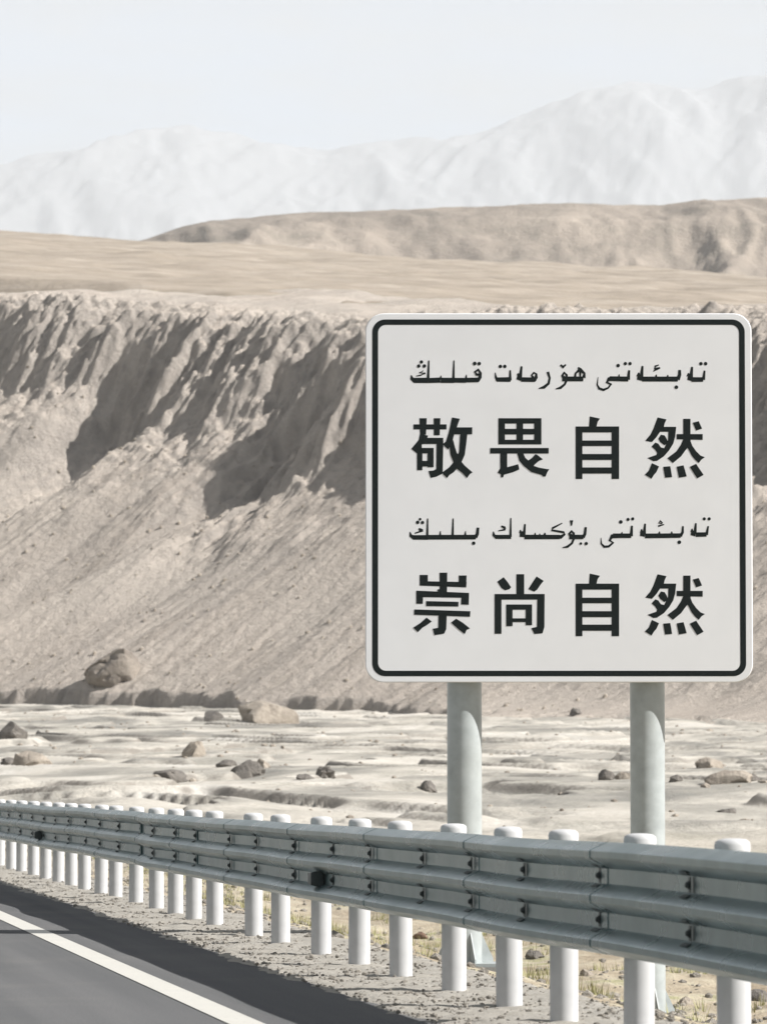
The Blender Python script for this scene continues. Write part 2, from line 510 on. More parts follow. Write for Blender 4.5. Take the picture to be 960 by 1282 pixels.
def strip(name, q0, q1, ys, dz, mat, nq=2):
    qs = np.linspace(q0, q1, nq)
    Q, Yg = np.meshgrid(qs, np.asarray(ys, float))
    X = road_x(Yg) + Q / NRM
    return structure(name, grid_mesh(name, X, Yg, road_z(Yg) + dz + 0 * X), mat)

# the ground sheet that runs to the horizon, under everything else
gx = np.array([-11000, -5000, -1500, -500, 500, 1500, 5000, 11000.0]); gy = np.array([-1500, -200, 100, 250, 400, 1200, 4000, 15500.0])
GX, GY = np.meshgrid(gx, gy)
structure('ground', grid_mesh('ground', GX, GY, np.interp(GY, [-1500, 100, 400, 1200, 4000, 15500], [-2.2, -2.2, 3.0, 20, 40, 60])), MAT['plateau'])

ys_road = np.concatenate([np.linspace(-40, 120, 161), np.linspace(122, 430, 120)])
strip('road', -11.0, -0.50, ys_road, 0.0, MAT['asphalt'], 12)
strip('edge_line', -1.64, -1.465, ys_road, 0.004, MAT['line'])

# gravel verge under the posts, with a ragged edge on the asphalt
ys = np.concatenate([np.arange(4, 90, 0.05), np.arange(90, 300, 0.6)])
qs = np.linspace(-0.82, 0.78, 42)
Q, YG = np.meshgrid(qs, ys)
edge = sstep(-0.76, -0.60, Q + 0.07 * fbm(YG / 0.9, Q, 5, 3))
XV = road_x(YG) + Q / NRM
ZV = road_z(YG) - 0.012 + edge * (0.022 + 0.012 * fbm(XV / 0.16, YG / 0.16, 6, 3) + 0.012 * fbm(XV / 0.9, YG / 0.9, 7, 2)) - 0.10 * sstep(0.55, 0.78, Q)
structure('verge', grid_mesh('verge', XV, YG, ZV), MAT['verge'])

# river flat to the right of the road
qs = np.concatenate([np.linspace(0.5, 6, 70), np.geomspace(6.1, 80, 330), np.geomspace(82, 420, 30)])
ys = np.concatenate([np.linspace(-30, 14, 40), np.geomspace(14.5, 120, 430), np.linspace(120.3, 345, 640), np.linspace(348, 520, 30)])
Q, YG = np.meshgrid(qs, ys)
XR = road_x(YG) + Q / NRM
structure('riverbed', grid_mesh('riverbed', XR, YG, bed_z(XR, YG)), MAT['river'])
# plain on the other side of the road (out of the picture)
qs = np.concatenate([np.linspace(-10.9, -20, 20), np.geomspace(-21, -420, 40)])
ys = np.concatenate([np.linspace(-30, 120, 120), np.linspace(123, 520, 120)])
Q, YG = np.meshgrid(qs, ys)
XR = road_x(YG) + Q / NRM
ZL = road_z(YG) - 0.02 - 0.5 * sstep(-11, -16, Q) + 0.12 * fbm(XR / 6, YG / 6, 55, 4) * sstep(-11, -13, Q)
structure('desert_plain', grid_mesh('desert_plain', XR, YG, ZL), MAT['river'])

# river cliff
tt = np.linspace(-78, 104, 1120)
vv = np.concatenate([np.linspace(-34, -6, 50), np.linspace(-5.7, 14, 190), np.linspace(14.15, 60, 235)])
T, V = np.meshgrid(tt, vv)
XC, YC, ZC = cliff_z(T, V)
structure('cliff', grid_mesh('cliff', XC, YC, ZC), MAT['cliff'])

# plateau above it
def plateau_z(x, y):
    base = 1.18 + 0.1103 * y - 0.042 * x
    e = 38.0 + (y - 372) * 0.117 - 0.055 * x
    z = np.minimum(base + 0, e + 0.0)
    z = e - np.maximum(0, y - 930) ** 2 * 0.00035
    z = z + 1.1 * fbm(x / 55, y / 90, 101, 4) * sstep(400, 520, y) + 0.35 * fbm(x / 9, y / 22, 102, 4) + 0.6 * ridged(x / 30, y / 40, 103, 3) * sstep(420, 600, y) * 0.6
    return z
ya = np.geomspace(345, 1500, 420); xa = np.linspace(-0.34, 0.34, 360)
XA, YA = np.meshgrid(xa, ya); XA = XA * YA
ZA = plateau_z(XA, YA)
# stay under the cliff mesh near the rim
dx = XA - R0[0]; dy = YA - R0[1]
VA = dx * ED[0] + dy * ED[1]
ZA = ZA - 6.0 * sstep(-24, -12, VA) - 40 * sstep(-12, -6, VA)
structure('plateau', grid_mesh('plateau', XA, YA, ZA), MAT['plateau'])

# bare hills behind the plateau
def hills_z(x, y):
    px = 480 + FPX * x / y
    top = np.interp(px, [-900, -300, 100, 185, 205, 262, 330, 420, 500, 600, 680, 720, 800, 830, 900, 960, 1400, 2200],
                    [0.108, 0.108, 0.1095, 0.1136, 0.1150, 0.1176, 0.1184, 0.1188, 0.1193, 0.1197, 0.1203, 0.1207, 0.1206, 0.1204, 0.1216, 0.1219, 0.121, 0.115])
    crest = EYE + (top - 0.0006) * 1650.0
    prof = sstep(1330, 1650, y) * (1 - 0.6 * sstep(1690, 2600, y))
    z = 120 + (crest - 120) * prof
    wx = x + 45 * noise(x / 170, y / 170, 111)
    z = z + (7 * ridged(wx / 95, (y + 0.5 * wx) / 240, 112, 6, 0.58) - 6) * sstep(1330, 1480, y) * (1 - 0.93 * sstep(1520, 1640, y))
    return z
ya = np.linspace(1200, 2600, 380); xa = np.linspace(-0.26, 0.26, 620)
XA, YA = np.meshgrid(xa, ya); XA = XA * YA
structure('hills', grid_mesh('hills', XA, YA, hills_z(XA, YA)), MAT['hills'])

# snow mountains, almost lost in the haze
def mount_z(x, y):
    px = 480 + FPX * x / y
    top = np.interp(px, [-2500, -600, 0, 120, 240, 420, 560, 700, 790, 900, 1010, 1700, 3400],
                    [0.125, 0.130, 0.128, 0.133, 0.136, 0.131, 0.134, 0.141, 0.146, 0.1445, 0.149, 0.14, 0.12])
    crest = top * 14000
    prof = sstep(10800, 14000, y) * (1 - 0.5 * sstep(14100, 15300, y))
    z = 60 + (crest - 60) * prof
    return z + (46 * ridged(x / 900, y / 1700, 121, 7, 0.62) - 45) * sstep(10800, 12500, y) * (1 - 0.55 * sstep(13300, 14100, y))
ya = np.linspace(10700, 15300, 300); xa = np.linspace(-0.42, 0.42, 900)
XA, YA = np.meshgrid(xa, ya); XA = XA * YA
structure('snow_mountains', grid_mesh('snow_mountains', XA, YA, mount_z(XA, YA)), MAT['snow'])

# ---------------------------------------------------------------- guardrail
POST_Y = [5.9, 7.9, 9.9, 11.9, 13.9, 15.85, 17.8, 19.76, 21.77, 23.65, 25.25, 27.1, 29.15, 31.0, 32.9, 35.2, 36.9, 39.7, 41.4, 43.0, 44.8, 46.9,
          49.2, 51.0, 53.2, 55.1, 57.1, 59.2, 61.4, 63.7, 65.8, 68.3] + [68.3 + 2.05 * k for k in range(1, 25)]
RAIL_LO, RAIL_HI = 0.405, 0.911
def wob(y):
    return float(0.016 * noise(y / 5.3, 0.5, 131) + 0.020 * noise(y / 2.7, 0.5, 132) + 0.05 * math.exp(-((y - 44.2) / 2.2) ** 2) * math.sin((y - 44.2) * 1.1))
def wobz(y):
    return float(0.010 * noise(y / 4.1, 0.5, 133))

guard = empty('guardrail', (road_x(30.0), 30.0, 0.0))
tag(guard, 'green grey triple ridged steel crash barrier on white round posts along the road edge', 'guardrail')
GO = Vector(guard.location)
def gpart(name, me, mat, loc=(0, 0, 0), rotz=0.0, parent=None):
    o = link_mesh(name, me, mat, parent if parent is not None else guard)
    o.location = loc; o.rotation_euler = (0, 0, rotz)
    return o
RZ = ROAD_ANG                       # rotating +Y by this gives the road direction

PROF = [(0, .506), (.010, .503), (.078, .472), (.084, .466), (.084, .438), (.078, .431), (.009, .391), (.003, .3865), (.003, .3185), (.009, .314), (.078, .274), (.084, .267),
        (.084, .239), (.078, .232), (.009, .192), (.003, .1875), (.003, .1195), (.009, .115), (.078, .075), (.084, .068), (.084, .040), (.078, .034), (.010, .003), (0, 0)]
BACK = 0.155                        # rail back stands this far off the post line, on the road side
def rail_pt(y, d, h, extra=0.0):
    x = road_x(y) - (BACK + d + extra) / NRM + wob(y)
    return Vector((x, y, float(road_z(y)) + RAIL_LO + h + wobz(y)))

sec_edges = POST_Y[0::2]
for a, b in zip(sec_edges, sec_edges[1:]):
    a2 = a - 0.18; b2 = b + 0.18
    n = 13
    bm = bmesh.new()
    rows = []
    for i in range(n):
        f = i / (n - 1); y = a2 + (b2 - a2) * f
        ex = 0.0045 * (1 - f)
        fr = [bm.verts.new(rail_pt(y, d, h, ex) - GO) for d, h in PROF]
        bk = [bm.verts.new(rail_pt(y, d - 0.004, h * 0.992 + 0.002, ex) - GO) for d, h in PROF]
        rows.append(fr + bk[::-1])
    m = len(rows[0])
    for r0, r1 in zip(rows, rows[1:]):
        for k in range(m):
            bm.faces.new((r0[k], r0[(k + 1) % m], r1[(k + 1) % m], r1[k]))
    bm.faces.new(rows[0]); bm.faces.new(rows[-1][::-1])
    sec = gpart('rail_panel', bm_mesh('rail_panel', bm, True, R(24)), MAT['rail'])

# one post with its cap, spacer, straps and bolts: meshes shared by all
bm = bmesh.new(); lathe(bm, [(0.07, -0.35), (0.07, 0.915)], 28); ME_POST = bm_mesh('post', bm, True, R(40))
bm = bmesh.new(); lathe(bm, [(0.074, 0.89), (0.0745, 0.925), (0.071, 0.939), (0.058, 0.948), (0.03, 0.953), (0.004, 0.954)], 28); ME_CAP = bm_mesh('cap', bm, True, R(50))
bm = bmesh.new()                    # spacer: a bent steel bracket between post and rail
box(bm, (-0.112, 0, RAIL_LO + 0.253), (0.084, 0.008, 0.36)); box(bm, (-0.148, 0, RAIL_LO + 0.253), (0.008, 0.09, 0.40)); box(bm, (-0.0745, 0, RAIL_LO + 0.253), (0.008, 0.085, 0.34))
ME_SPACER = bm_mesh('spacer', bm)
def bolt_mesh():
    bm = bmesh.new()
    vs = []
    prof = [(0.019, 0.0), (0.019, 0.004), (0.013, 0.005), (0.012, 0.012), (0.007, 0.016), (0.002, 0.017)]
    lathe(bm, prof, 12)
    for v in bm.verts: v.co = Vector((-v.co.z, v.co.y, v.co.x))
    return bm_mesh('bolt', bm, True, R(40))
ME_BOLT = bolt_mesh()
bm = bmesh.new()                    # steel plate in a trough under the bolt, plus dark shading tabs
box(bm, (-0.002, 0, 0), (0.004, 0.045, 0.066))
for sg in (1, -1):  # dark tabs on the slopes imitate the shading above and below each bolt
    Mx = Matrix.Translation((-0.022, 0, 0.046 * sg)) @ Matrix.Rotation(R(-60 * sg), 4, 'Y')
    box(bm, (0, 0, 0), (0.004, 0.14, 0.024), Mx)
ME_STRAP_SHADE = bm_mesh('strap_shade_tabs', bm)

for i, y in enumerate(POST_Y):
    base = Vector((road_x(y), y, float(road_z(y)))) - GO
    p = gpart('post', ME_POST, MAT['post_white'], base, RZ)
    p.rotation_euler = (R(random.uniform(-0.5, 0.5)), R(random.uniform(-0.5, 0.5)), RZ)
    for nm, me, mt in (('cap', ME_CAP, 'post_white'), ('spacer', ME_SPACER, 'rail')):
        gpart(nm, me, MAT[mt], (0, 0, 0), 0, p)
    if y < 75:
        for hh in (0.3525, 0.1535):
            fp = rail_pt(y, 0.003, hh, 0.008) - GO - base
            loc = Matrix.Rotation(-RZ, 3, 'Z') @ fp
            s = gpart('strap_shade_tabs', ME_STRAP_SHADE, MAT['bolt'], loc, 0, p)
            b = gpart('bolt', ME_BOLT, MAT['bolt'], loc + Vector((-0.006, 0, 0)), 0, p)

# small dark delineators sitting in the lower trough
def reflector(y):
    bm = bmesh.new()
    pr = [(-0.002, -0.060), (-0.086, -0.040), (-0.086, 0.040), (-0.002, 0.060)]
    a = [bm.verts.new((x, -0.07, z)) for x, z in pr]; b = [bm.verts.new((x * 0.9, 0.16, z * 0.85)) for x, z in pr]
    for k in range(4): bm.faces.new((a[k], a[(k + 1) % 4], b[(k + 1) % 4], b[k]))
    bm.faces.new(a[::-1]); bm.faces.new(b)
    o = gpart('reflector', bm_mesh('reflector', bm), MAT['bolt'], rail_pt(y, 0.006, 0.1535, 0.006) - GO, RZ)
    bm = bmesh.new(); box(bm, (-0.044, -0.073, 0), (0.066, 0.005, 0.07))
    gpart('reflector_lens', bm_mesh('reflector_lens', bm), MAT['bolt'], (0, 0, 0), 0, o)
for y in (31.5, 57.6): reflector(y)

# ---------------------------------------------------------------- road sign
SY = 37.0
PX0, PX1, PY0, PY1 = 457.0, 942.0, 391.5, 854.0
c0 = on_plane((PX0 + PX1) / 2, (PY0 + PY1) / 2, SY)
tl = on_plane(PX0, PY0, SY); br = on_plane(PX1, PY1, SY)
PW, PH = br.x - tl.x, tl.z - br.z
lp = on_plane(582.0, 1000, SY).x; rp = on_plane(812.5, 1000, SY).x
POLE_R = 0.1345; POLE_Y = SY + 0.075 + POLE_R
zl = float(bed_z(lp, POLE_Y)); zr_ = float(bed_z(rp, POLE_Y))
sign = empty('road_sign', ((lp + rp) / 2, POLE_Y, min(zl, zr_)))
tag(sign, 'large white road sign with Chinese and Uyghur lettering on two grey poles behind the barrier', 'road sign')
SO = Vector(sign.location)
def spart(name, me, mat, parent=None, loc=(0, 0, 0)):
    o = link_mesh(name, me, mat, parent or sign); o.location = loc; return o

def rrect(w, h, r, n=10):
    pts = []
    for cx, cz, a0 in ((w / 2 - r, h / 2 - r, 0), (-w / 2 + r, h / 2 - r, 90), (-w / 2 + r, -h / 2 + r, 180), (w / 2 - r, -h / 2 + r, 270)):
        for k in range(n + 1):
            a = R(a0 + 90.0 * k / n); pts.append((cx + r * math.cos(a), cz + r * math.sin(a)))
    return pts
CT = c0 - SO                         # panel centre in the sign's own space
U = 1.0 / (FPX / SY)                 # metres per photo pixel on the panel
bm = bmesh.new()
def loop(pts, y): return [bm.verts.new((CT.x + x, CT.y + y, CT.z + z)) for x, z in pts]
L = [loop(rrect(PW - 0.012, PH - 0.012, 23 * U - .006), 0.0), loop(rrect(PW, PH, 23 * U), 0.006), loop(rrect(PW, PH, 23 * U), 0.028)]
for a, b in zip(L, L[1:]):
    for k in range(len(a)): bm.faces.new((a[k], b[k], b[(k + 1) % len(a)], a[(k + 1) % len(a)]))
bm.faces.new(L[0][::-1]); bm.faces.new(L[-1])
panel = spart('panel', bm_mesh('panel', bm), MAT['sign_white'])
# black border line
bm = bmesh.new()
ow, oh = PW - 17.0 * U, PH - 15.5 * U
o_ = rrect(ow, oh, 16 * U); i_ = rrect(ow - 14.6 * U, oh - 13.6 * U, 10 * U)
A = loop(o_, -0.0012); B = loop(i_, -0.0012)
for k in range(len(A)): bm.faces.new((A[k], A[(k + 1) % len(A)], B[(k + 1) % len(A)], B[k]))
spart('border', bm_mesh('border', bm), MAT['sign_black'])

# bold characters, drawn stroke by stroke as outlines
def bx(x0, y0, x1, y1): return [(x0, y0), (x1, y0), (x1, y1), (x0, y1)]
JING = [bx(80, 172, 522, 240), [(160, 90), (258, 90), (248, 310), (168, 310)], [(350, 90), (440, 90), (430, 318), (352, 318)],
        [(168, 300), (275, 322), (262, 365), (240, 432), (190, 440), (195, 560), (125, 560), (100, 540), (50, 500), (110, 430), (150, 380)],
        [(245, 352), (478, 352), (478, 435), (200, 435)],
        [(388, 390), (480, 390), (470, 830), (390, 870), (310, 888), (280, 795), (345, 790), (385, 770)],
        bx(128, 490, 200, 785), bx(190, 487, 350, 560), bx(268, 487, 350, 745), bx(190, 660, 350, 735),
        [(595, 80), (700, 98), (680, 150), (660, 210), (625, 300), (600, 400), (545, 510), (500, 470), (470, 435), (515, 400), (550, 290), (575, 180)],
        [(640, 212), (865, 212), (865, 305), (600, 305)],
        [(555, 440), (610, 380), (635, 480), (660, 555), (700, 600), (720, 670), (760, 720), (870, 815), (835, 835), (795, 890), (730, 820), (650, 760), (610, 670), (575, 580)],
        [(705, 300), (800, 300), (785, 430), (765, 580), (730, 660), (690, 730), (620, 810), (560, 850), (530, 890), (475, 840), (470, 810), (560, 745), (640, 650), (690, 540)]]
WEI = [bx(200, 90, 775, 162), bx(200, 232, 775, 308), bx(200, 378, 775, 440), bx(200, 90, 288, 440), bx(442, 90, 530, 440), bx(678, 90, 775, 440), bx(90, 488, 872, 562),
       [(225, 555), (318, 555), (318, 745), (465, 705), (480, 775), (400, 810), (275, 845), (265, 880), (235, 880), (232, 840), (190, 818), (225, 760)],
       [(450, 555), (530, 555), (560, 620), (600, 655), (650, 720), (740, 750), (850, 770), (880, 770), (850, 820), (830, 870), (795, 870), (780, 850), (640, 810), (540, 730), (480, 660)],
       [(695, 570), (720, 580), (795, 640), (745, 660), (690, 705), (660, 740), (590, 680), (600, 655), (650, 620)]]
ZI = [[(300, 65), (437, 95), (405, 140), (390, 205), (290, 205)], bx(112, 200, 202, 903), bx(592, 200, 692, 903), bx(112, 200, 692, 280), bx(190, 388, 600, 462), bx(190, 568, 600, 648), bx(190, 748, 600, 830)]
RAN = [[(245, 80), (365, 105), (340, 160), (330, 205), (280, 270), (230, 345), (170, 410), (80, 392), (150, 310), (190, 230)],
       [(320, 205), (495, 205), (480, 340), (455, 430), (400, 520), (330, 600), (240, 660), (190, 665), (110, 622), (230, 580), (240, 550), (330, 500), (385, 380), (388, 272), (280, 272)],
       [(290, 310), (340, 320), (370, 370), (385, 420), (335, 452), (280, 410), (255, 365)], [(215, 415), (255, 430), (290, 480), (345, 495), (240, 555), (210, 510), (165, 470)],
       [(500, 302), (848, 302), (848, 380), (500, 372)], bx(588, 98, 685, 400),
       [(588, 370), (690, 380), (650, 480), (610, 530), (560, 600), (450, 690), (375, 625), (500, 530), (560, 440)],
       [(610, 430), (685, 395), (710, 460), (760, 530), (820, 590), (878, 612), (835, 640), (795, 690), (740, 640), (700, 590), (665, 520)],
       [(715, 150), (795, 130), (840, 230), (760, 255)],
       [(170, 690), (265, 735), (230, 810), (195, 850), (165, 900), (75, 845), (130, 790)], [(320, 740), (415, 732), (440, 878), (345, 885)],
       [(500, 738), (592, 720), (635, 868), (530, 885)], [(675, 740), (760, 700), (800, 760), (860, 848), (775, 895), (745, 850)]]
CHONG = [[(428, 75), (532, 75), (527, 350), (430, 350)], [(165, 188), (790, 200), (785, 272), (165, 248)], bx(163, 105, 272, 248), [(685, 112), (790, 112), (785, 272), (685, 268)],
         [(395, 302), (480, 280), (530, 350), (420, 350)], [(118, 315), (820, 345), (820, 412), (118, 400)], [(118, 318), (210, 330), (205, 492), (118, 490)],
         [(725, 345), (822, 345), (818, 505), (715, 500)], [(248, 455), (682, 465), (680, 528), (250, 522)], [(90, 566), (840, 590), (835, 665), (90, 637)],
         [(415, 630), (525, 640), (518, 830), (490, 890), (360, 910), (345, 850), (335, 825), (412, 812)],
         [(255, 675), (325, 728), (260, 775), (200, 810), (140, 870), (75, 810), (170, 750)], [(650, 690), (740, 745), (835, 820), (790, 840), (765, 895), (690, 840), (580, 742)]]
SHANG = [bx(440, 95, 545, 370), [(270, 135), (320, 195), (370, 270), (350, 295), (290, 312), (240, 280), (185, 195)], [(710, 125), (805, 185), (760, 240), (720, 300), (680, 330), (600, 295), (650, 215)],
         bx(150, 360, 818, 435), bx(150, 360, 242, 892), [(720, 360), (818, 360), (815, 800), (790, 885), (680, 895), (640, 815), (715, 800)],
         bx(305, 500, 650, 570), bx(305, 500, 390, 790), bx(565, 500, 650, 777), bx(380, 685, 575, 735)]
def ribbon(pts):                     # a pen stroke of varying width as an outline
    P = [Vector((p[0], p[1])) for p in pts]; w = [p[2] for p in pts]
    Lf, Rt = [], []
    for k in range(len(P)):
        d = (P[min(k + 1, len(P) - 1)] - P[max(k - 1, 0)])
        d = d.normalized() if d.length > 0 else Vector((1, 0))
        nrm = Vector((-d.y, d.x)) * w[k] * 0.6
        Lf.append(P[k] + nrm); Rt.append(P[k] - nrm)
    return [(Lf[k], Lf[k + 1], Rt[k + 1], Rt[k]) for k in range(len(P) - 1)]
def words(name, label, ox, oy, sc, strokes=(), dots=()):
    items = [(min(p[0] for p in st), max(p[0] for p in st), st, None) for st in strokes] + [(d[0] - d[2], d[0] + d[2], None, d) for d in dots]
    groups = []
    for it in sorted(items, key=lambda i: i[0]):
        if groups and it[0] < groups[-1][0] + 6:
            groups[-1][0] = max(groups[-1][0], it[1]); groups[-1][1].append(it)
        else:
            groups.append([it[1], [it]])
    for _, g in groups:                  # each run of joined letters is a part
        glyph(name, None, ox, oy, sc, strokes=[i[2] for i in g if i[2]], dots=[i[3] for i in g if i[3]])
def glyph(name, label, ox, oy, sc, polys=(), strokes=(), dots=()):
    bm = bmesh.new(); cnt = 0
    def add(pts):
        nonlocal cnt
        y = -0.0012 - (0.00008 if polys else 0.00002) * cnt; cnt += 1
        vs = []
        for p in pts:
            w = on_plane(ox + p[0] / sc, oy + p[1] / sc, SY) - SO
            vs.append(bm.verts.new((w.x, CT.y + y, w.z)))
        try: bm.faces.new(vs)
        except ValueError: pass
    for pl in polys: add(pl)
    for st in strokes:
        o2 = st[0][3] if len(st[0]) > 3 else 0
        for quad in ribbon([(p[0] + o2, p[1], p[2]) for p in st]): add([(v.x, v.y) for v in quad])
        for p in st[1:-1]:
            add([(p[0] + o2 + p[2] / 2 * math.cos(a * math.pi / 4), p[1] + p[2] / 2 * math.sin(a * math.pi / 4)) for a in range(8)])
    for x, y_, r in dots:
        add([(x + 1.1 * r * math.cos(a * math.pi / 5), y_ + 1.1 * r * math.sin(a * math.pi / 5)) for a in range(10)])
    bm.normal_update()
    bmesh.ops.triangulate(bm, faces=bm.faces, ngon_method='EAR_CLIP')
    o = spart(name, bm_mesh(name, bm), MAT['sign_black'])
    for p in o.data.polygons:
        if p.normal.y > 0: p.flip()
    if label: o['label'] = label
    return o
Z = 960 / 90.0
for lab, pl, ox, oy in (('first character of the upper Chinese line', JING, 510, 515), ('second character of the upper Chinese line', WEI, 605, 515), ('third character of the upper Chinese line', ZI, 710, 515),
                        ('fourth character of the upper Chinese line', RAN, 800, 515), ('first character of the lower Chinese line', CHONG, 510, 710), ('second character of the lower Chinese line', SHANG, 605, 710),
                        ('third character of the lower Chinese line', ZI, 710, 712), ('fourth character of the lower Chinese line', RAN, 800, 711.5)):
    glyph('character', lab, ox, oy, Z, polys=pl)

A6, A7, A8 = 90 * 9.6, 180 * 9.6, 280 * 9.6      # zoom windows at x = 600, 690, 790 measured from 510
def sh(dx, *pts): return [(p[0] + dx, p[1], p[2]) for p in pts]
words('joined_letters', 'left word of the upper Uyghur line', 510, 445, 9.6,
      strokes=[sh(0, (45, 235, 10), (52, 275, 34), (80, 298, 52), (250, 298, 54)), sh(0, (257, 58, 14), (248, 290, 28)), sh(0, (190, 182, 12), (150, 204, 18), (205, 214, 26), (160, 236, 14), (103, 246, 8)),
               sh(0, (250, 300, 50), (395, 294, 52)), sh(0, (402, 240, 8), (399, 290, 28)), sh(0, (398, 297, 52), (560, 298, 52)), sh(0, (559, 58, 12), (552, 290, 27)),
               sh(0, (555, 296, 48), (705, 298, 50)), sh(0, (708, 230, 8), (703, 290, 28)), sh(0, (703, 295, 46), (850, 292, 48), (872, 262, 34), (878, 210, 26), (850, 168, 26), (812, 195, 24), (830, 228, 28), (874, 230, 24))],
      dots=[(168, 76, 19), (136, 125, 20), (203, 125, 20), (808, 95, 21), (862, 96, 20)])
words('joined_letters', 'middle word of the upper Uyghur line', 510, 445, 9.6,
      strokes=[sh(A6, (190, 205, 8), (198, 262, 24), (215, 288, 44), (375, 287, 48)), sh(A6, (370, 298, 30), (370, 175, 16)),
               sh(A6, (507, 128, 20), (490, 280, 36)), sh(A6, (452, 258, 46), (505, 272, 58)), sh(A6, (460, 215, 20), (480, 250, 40)),
               sh(A6, (500, 287, 46), (665, 290, 46), (682, 262, 34), (684, 222, 22), (655, 205, 20), (628, 235, 20), (648, 268, 30)),
               sh(A6, (822, 195, 28), (845, 270, 22), (832, 335, 26), (775, 382, 32), (712, 396, 8)),
               sh(A7, (52, 401, 8), (110, 388, 28), (162, 345, 22), (186, 292, 24), (184, 232, 24), (155, 205, 24), (132, 240, 26), (160, 275, 44)),
               sh(A7, (130, 280, 48), (385, 280, 48)), sh(A7, (110, 112, 20), (142, 138, 30), (176, 108, 14)),
               sh(A7, (322, 140, 12), (345, 170, 40), (398, 215, 24), (390, 268, 38)), sh(A7, (338, 170, 26), (292, 215, 20), (285, 272, 26)), sh(A7, (345, 190, 22), (350, 262, 14))],
      dots=[(A6 + 252, 130, 20), (A6 + 305, 130, 20)])
words('joined_letters', 'right word of the upper Uyghur line', 510, 445, 9.6,
      strokes=[sh(A7, (562, 258, 5), (552, 350, 16), (575, 395, 26), (628, 412, 26), (685, 388, 18), (715, 345, 28), (668, 322, 26), (690, 284, 40), (800, 278, 48)),
               sh(A7, (700, 277, 48), (925, 282, 50)), sh(A7, (815, 225, 8), (812, 280, 28)), sh(A7, (925, 290, 34), (936, 175, 20)),
               sh(A8, (136, 125, 20), (122, 265, 40)), sh(A8, (72, 262, 46), (135, 270, 58)), sh(A8, (92, 205, 14), (85, 250, 40)), sh(A8, (130, 282, 50), (560, 282, 50)),
               sh(A8, (302, 228, 10), (296, 280, 34)), sh(A8, (440, 232, 10), (436, 280, 34)), sh(A8, (560, 290, 40), (582, 230, 34), (582, 172, 26)),
               sh(A8, (332, 112, 10), (288, 128, 20), (285, 158, 24), (348, 148, 18)), sh(A8, (345, 150, 14), (265, 188, 10)),
               sh(A8, (732, 135, 20), (718, 268, 40)), sh(A8, (678, 265, 44), (730, 274, 56)), sh(A8, (690, 210, 14), (686, 250, 36)), sh(A8, (725, 288, 48), (865, 288, 46)), sh(A8, (868, 292, 34), (882, 180, 18))],
      dots=[(A7 + 803, 120, 20), (A7 + 890, 96, 19), (A7 + 946, 96, 19), (A8 + 543, 380, 21), (A8 + 838, 97, 20), (A8 + 894, 97, 20)])
words('joined_letters', 'left word of the lower Uyghur line', 510, 642, 9.6,
      strokes=[sh(0, (30, 230, 8), (40, 275, 32), (72, 296, 46), (245, 296, 48)), sh(0, (243, 68, 13), (238, 290, 25)), sh(0, (135, 188, 14), (155, 206, 34), (186, 212, 22)), sh(0, (188, 214, 18), (88, 246, 12)),
               sh(0, (240, 294, 47), (820, 292, 47)), sh(0, (396, 220, 8), (392, 285, 26)), sh(0, (549, 68, 13), (543, 290, 25)), sh(0, (698, 220, 8), (694, 285, 26)), sh(0, (815, 296, 40), (840, 255, 32), (848, 178, 26))],
      dots=[(152, 77, 15), (123, 115, 20), (181, 117, 19), (795, 366, 20)])
words('joined_letters', 'middle word of the lower Uyghur line', 510, 642, 9.6,
      strokes=[sh(A6, (168, 225, 8), (172, 268, 30), (198, 290, 42), (382, 290, 42)), sh(A6, (378, 62, 12), (374, 290, 25)), sh(A6, (262, 160, 16), (300, 176, 28), (312, 196, 20)), sh(A6, (315, 200, 18), (228, 217, 10)),
               sh(A6, (548, 135, 18), (536, 270, 30)), sh(A6, (485, 256, 56), (545, 258, 60)), sh(A6, (492, 205, 12), (495, 240, 30)), sh(A6, (540, 291, 46), (965, 291, 44)),
               sh(A6, (670, 240, 8), (668, 285, 28)), sh(A6, (725, 250, 8), (725, 285, 26)), sh(A6, (788, 240, 12), (782, 285, 40)),
               sh(A7, (132, 124, 10), (16, 184, 22), (8, 210, 20), (150, 234, 22), (160, 258, 22), (118, 290, 38), (0, 291, 44)),
               sh(A7, (135, 419, 8), (195, 408, 26), (250, 365, 22), (270, 310, 24), (268, 245, 26), (243, 222, 26), (216, 250, 26), (245, 285, 44)),
               sh(A7, (215, 291, 44), (385, 290, 44)), sh(A7, (380, 296, 36), (405, 255, 28), (414, 172, 24)), sh(A7, (243, 90, 34), (243, 155, 12))],
      dots=[(A7 + 355, 370, 15), (A7 + 420, 370, 19)])
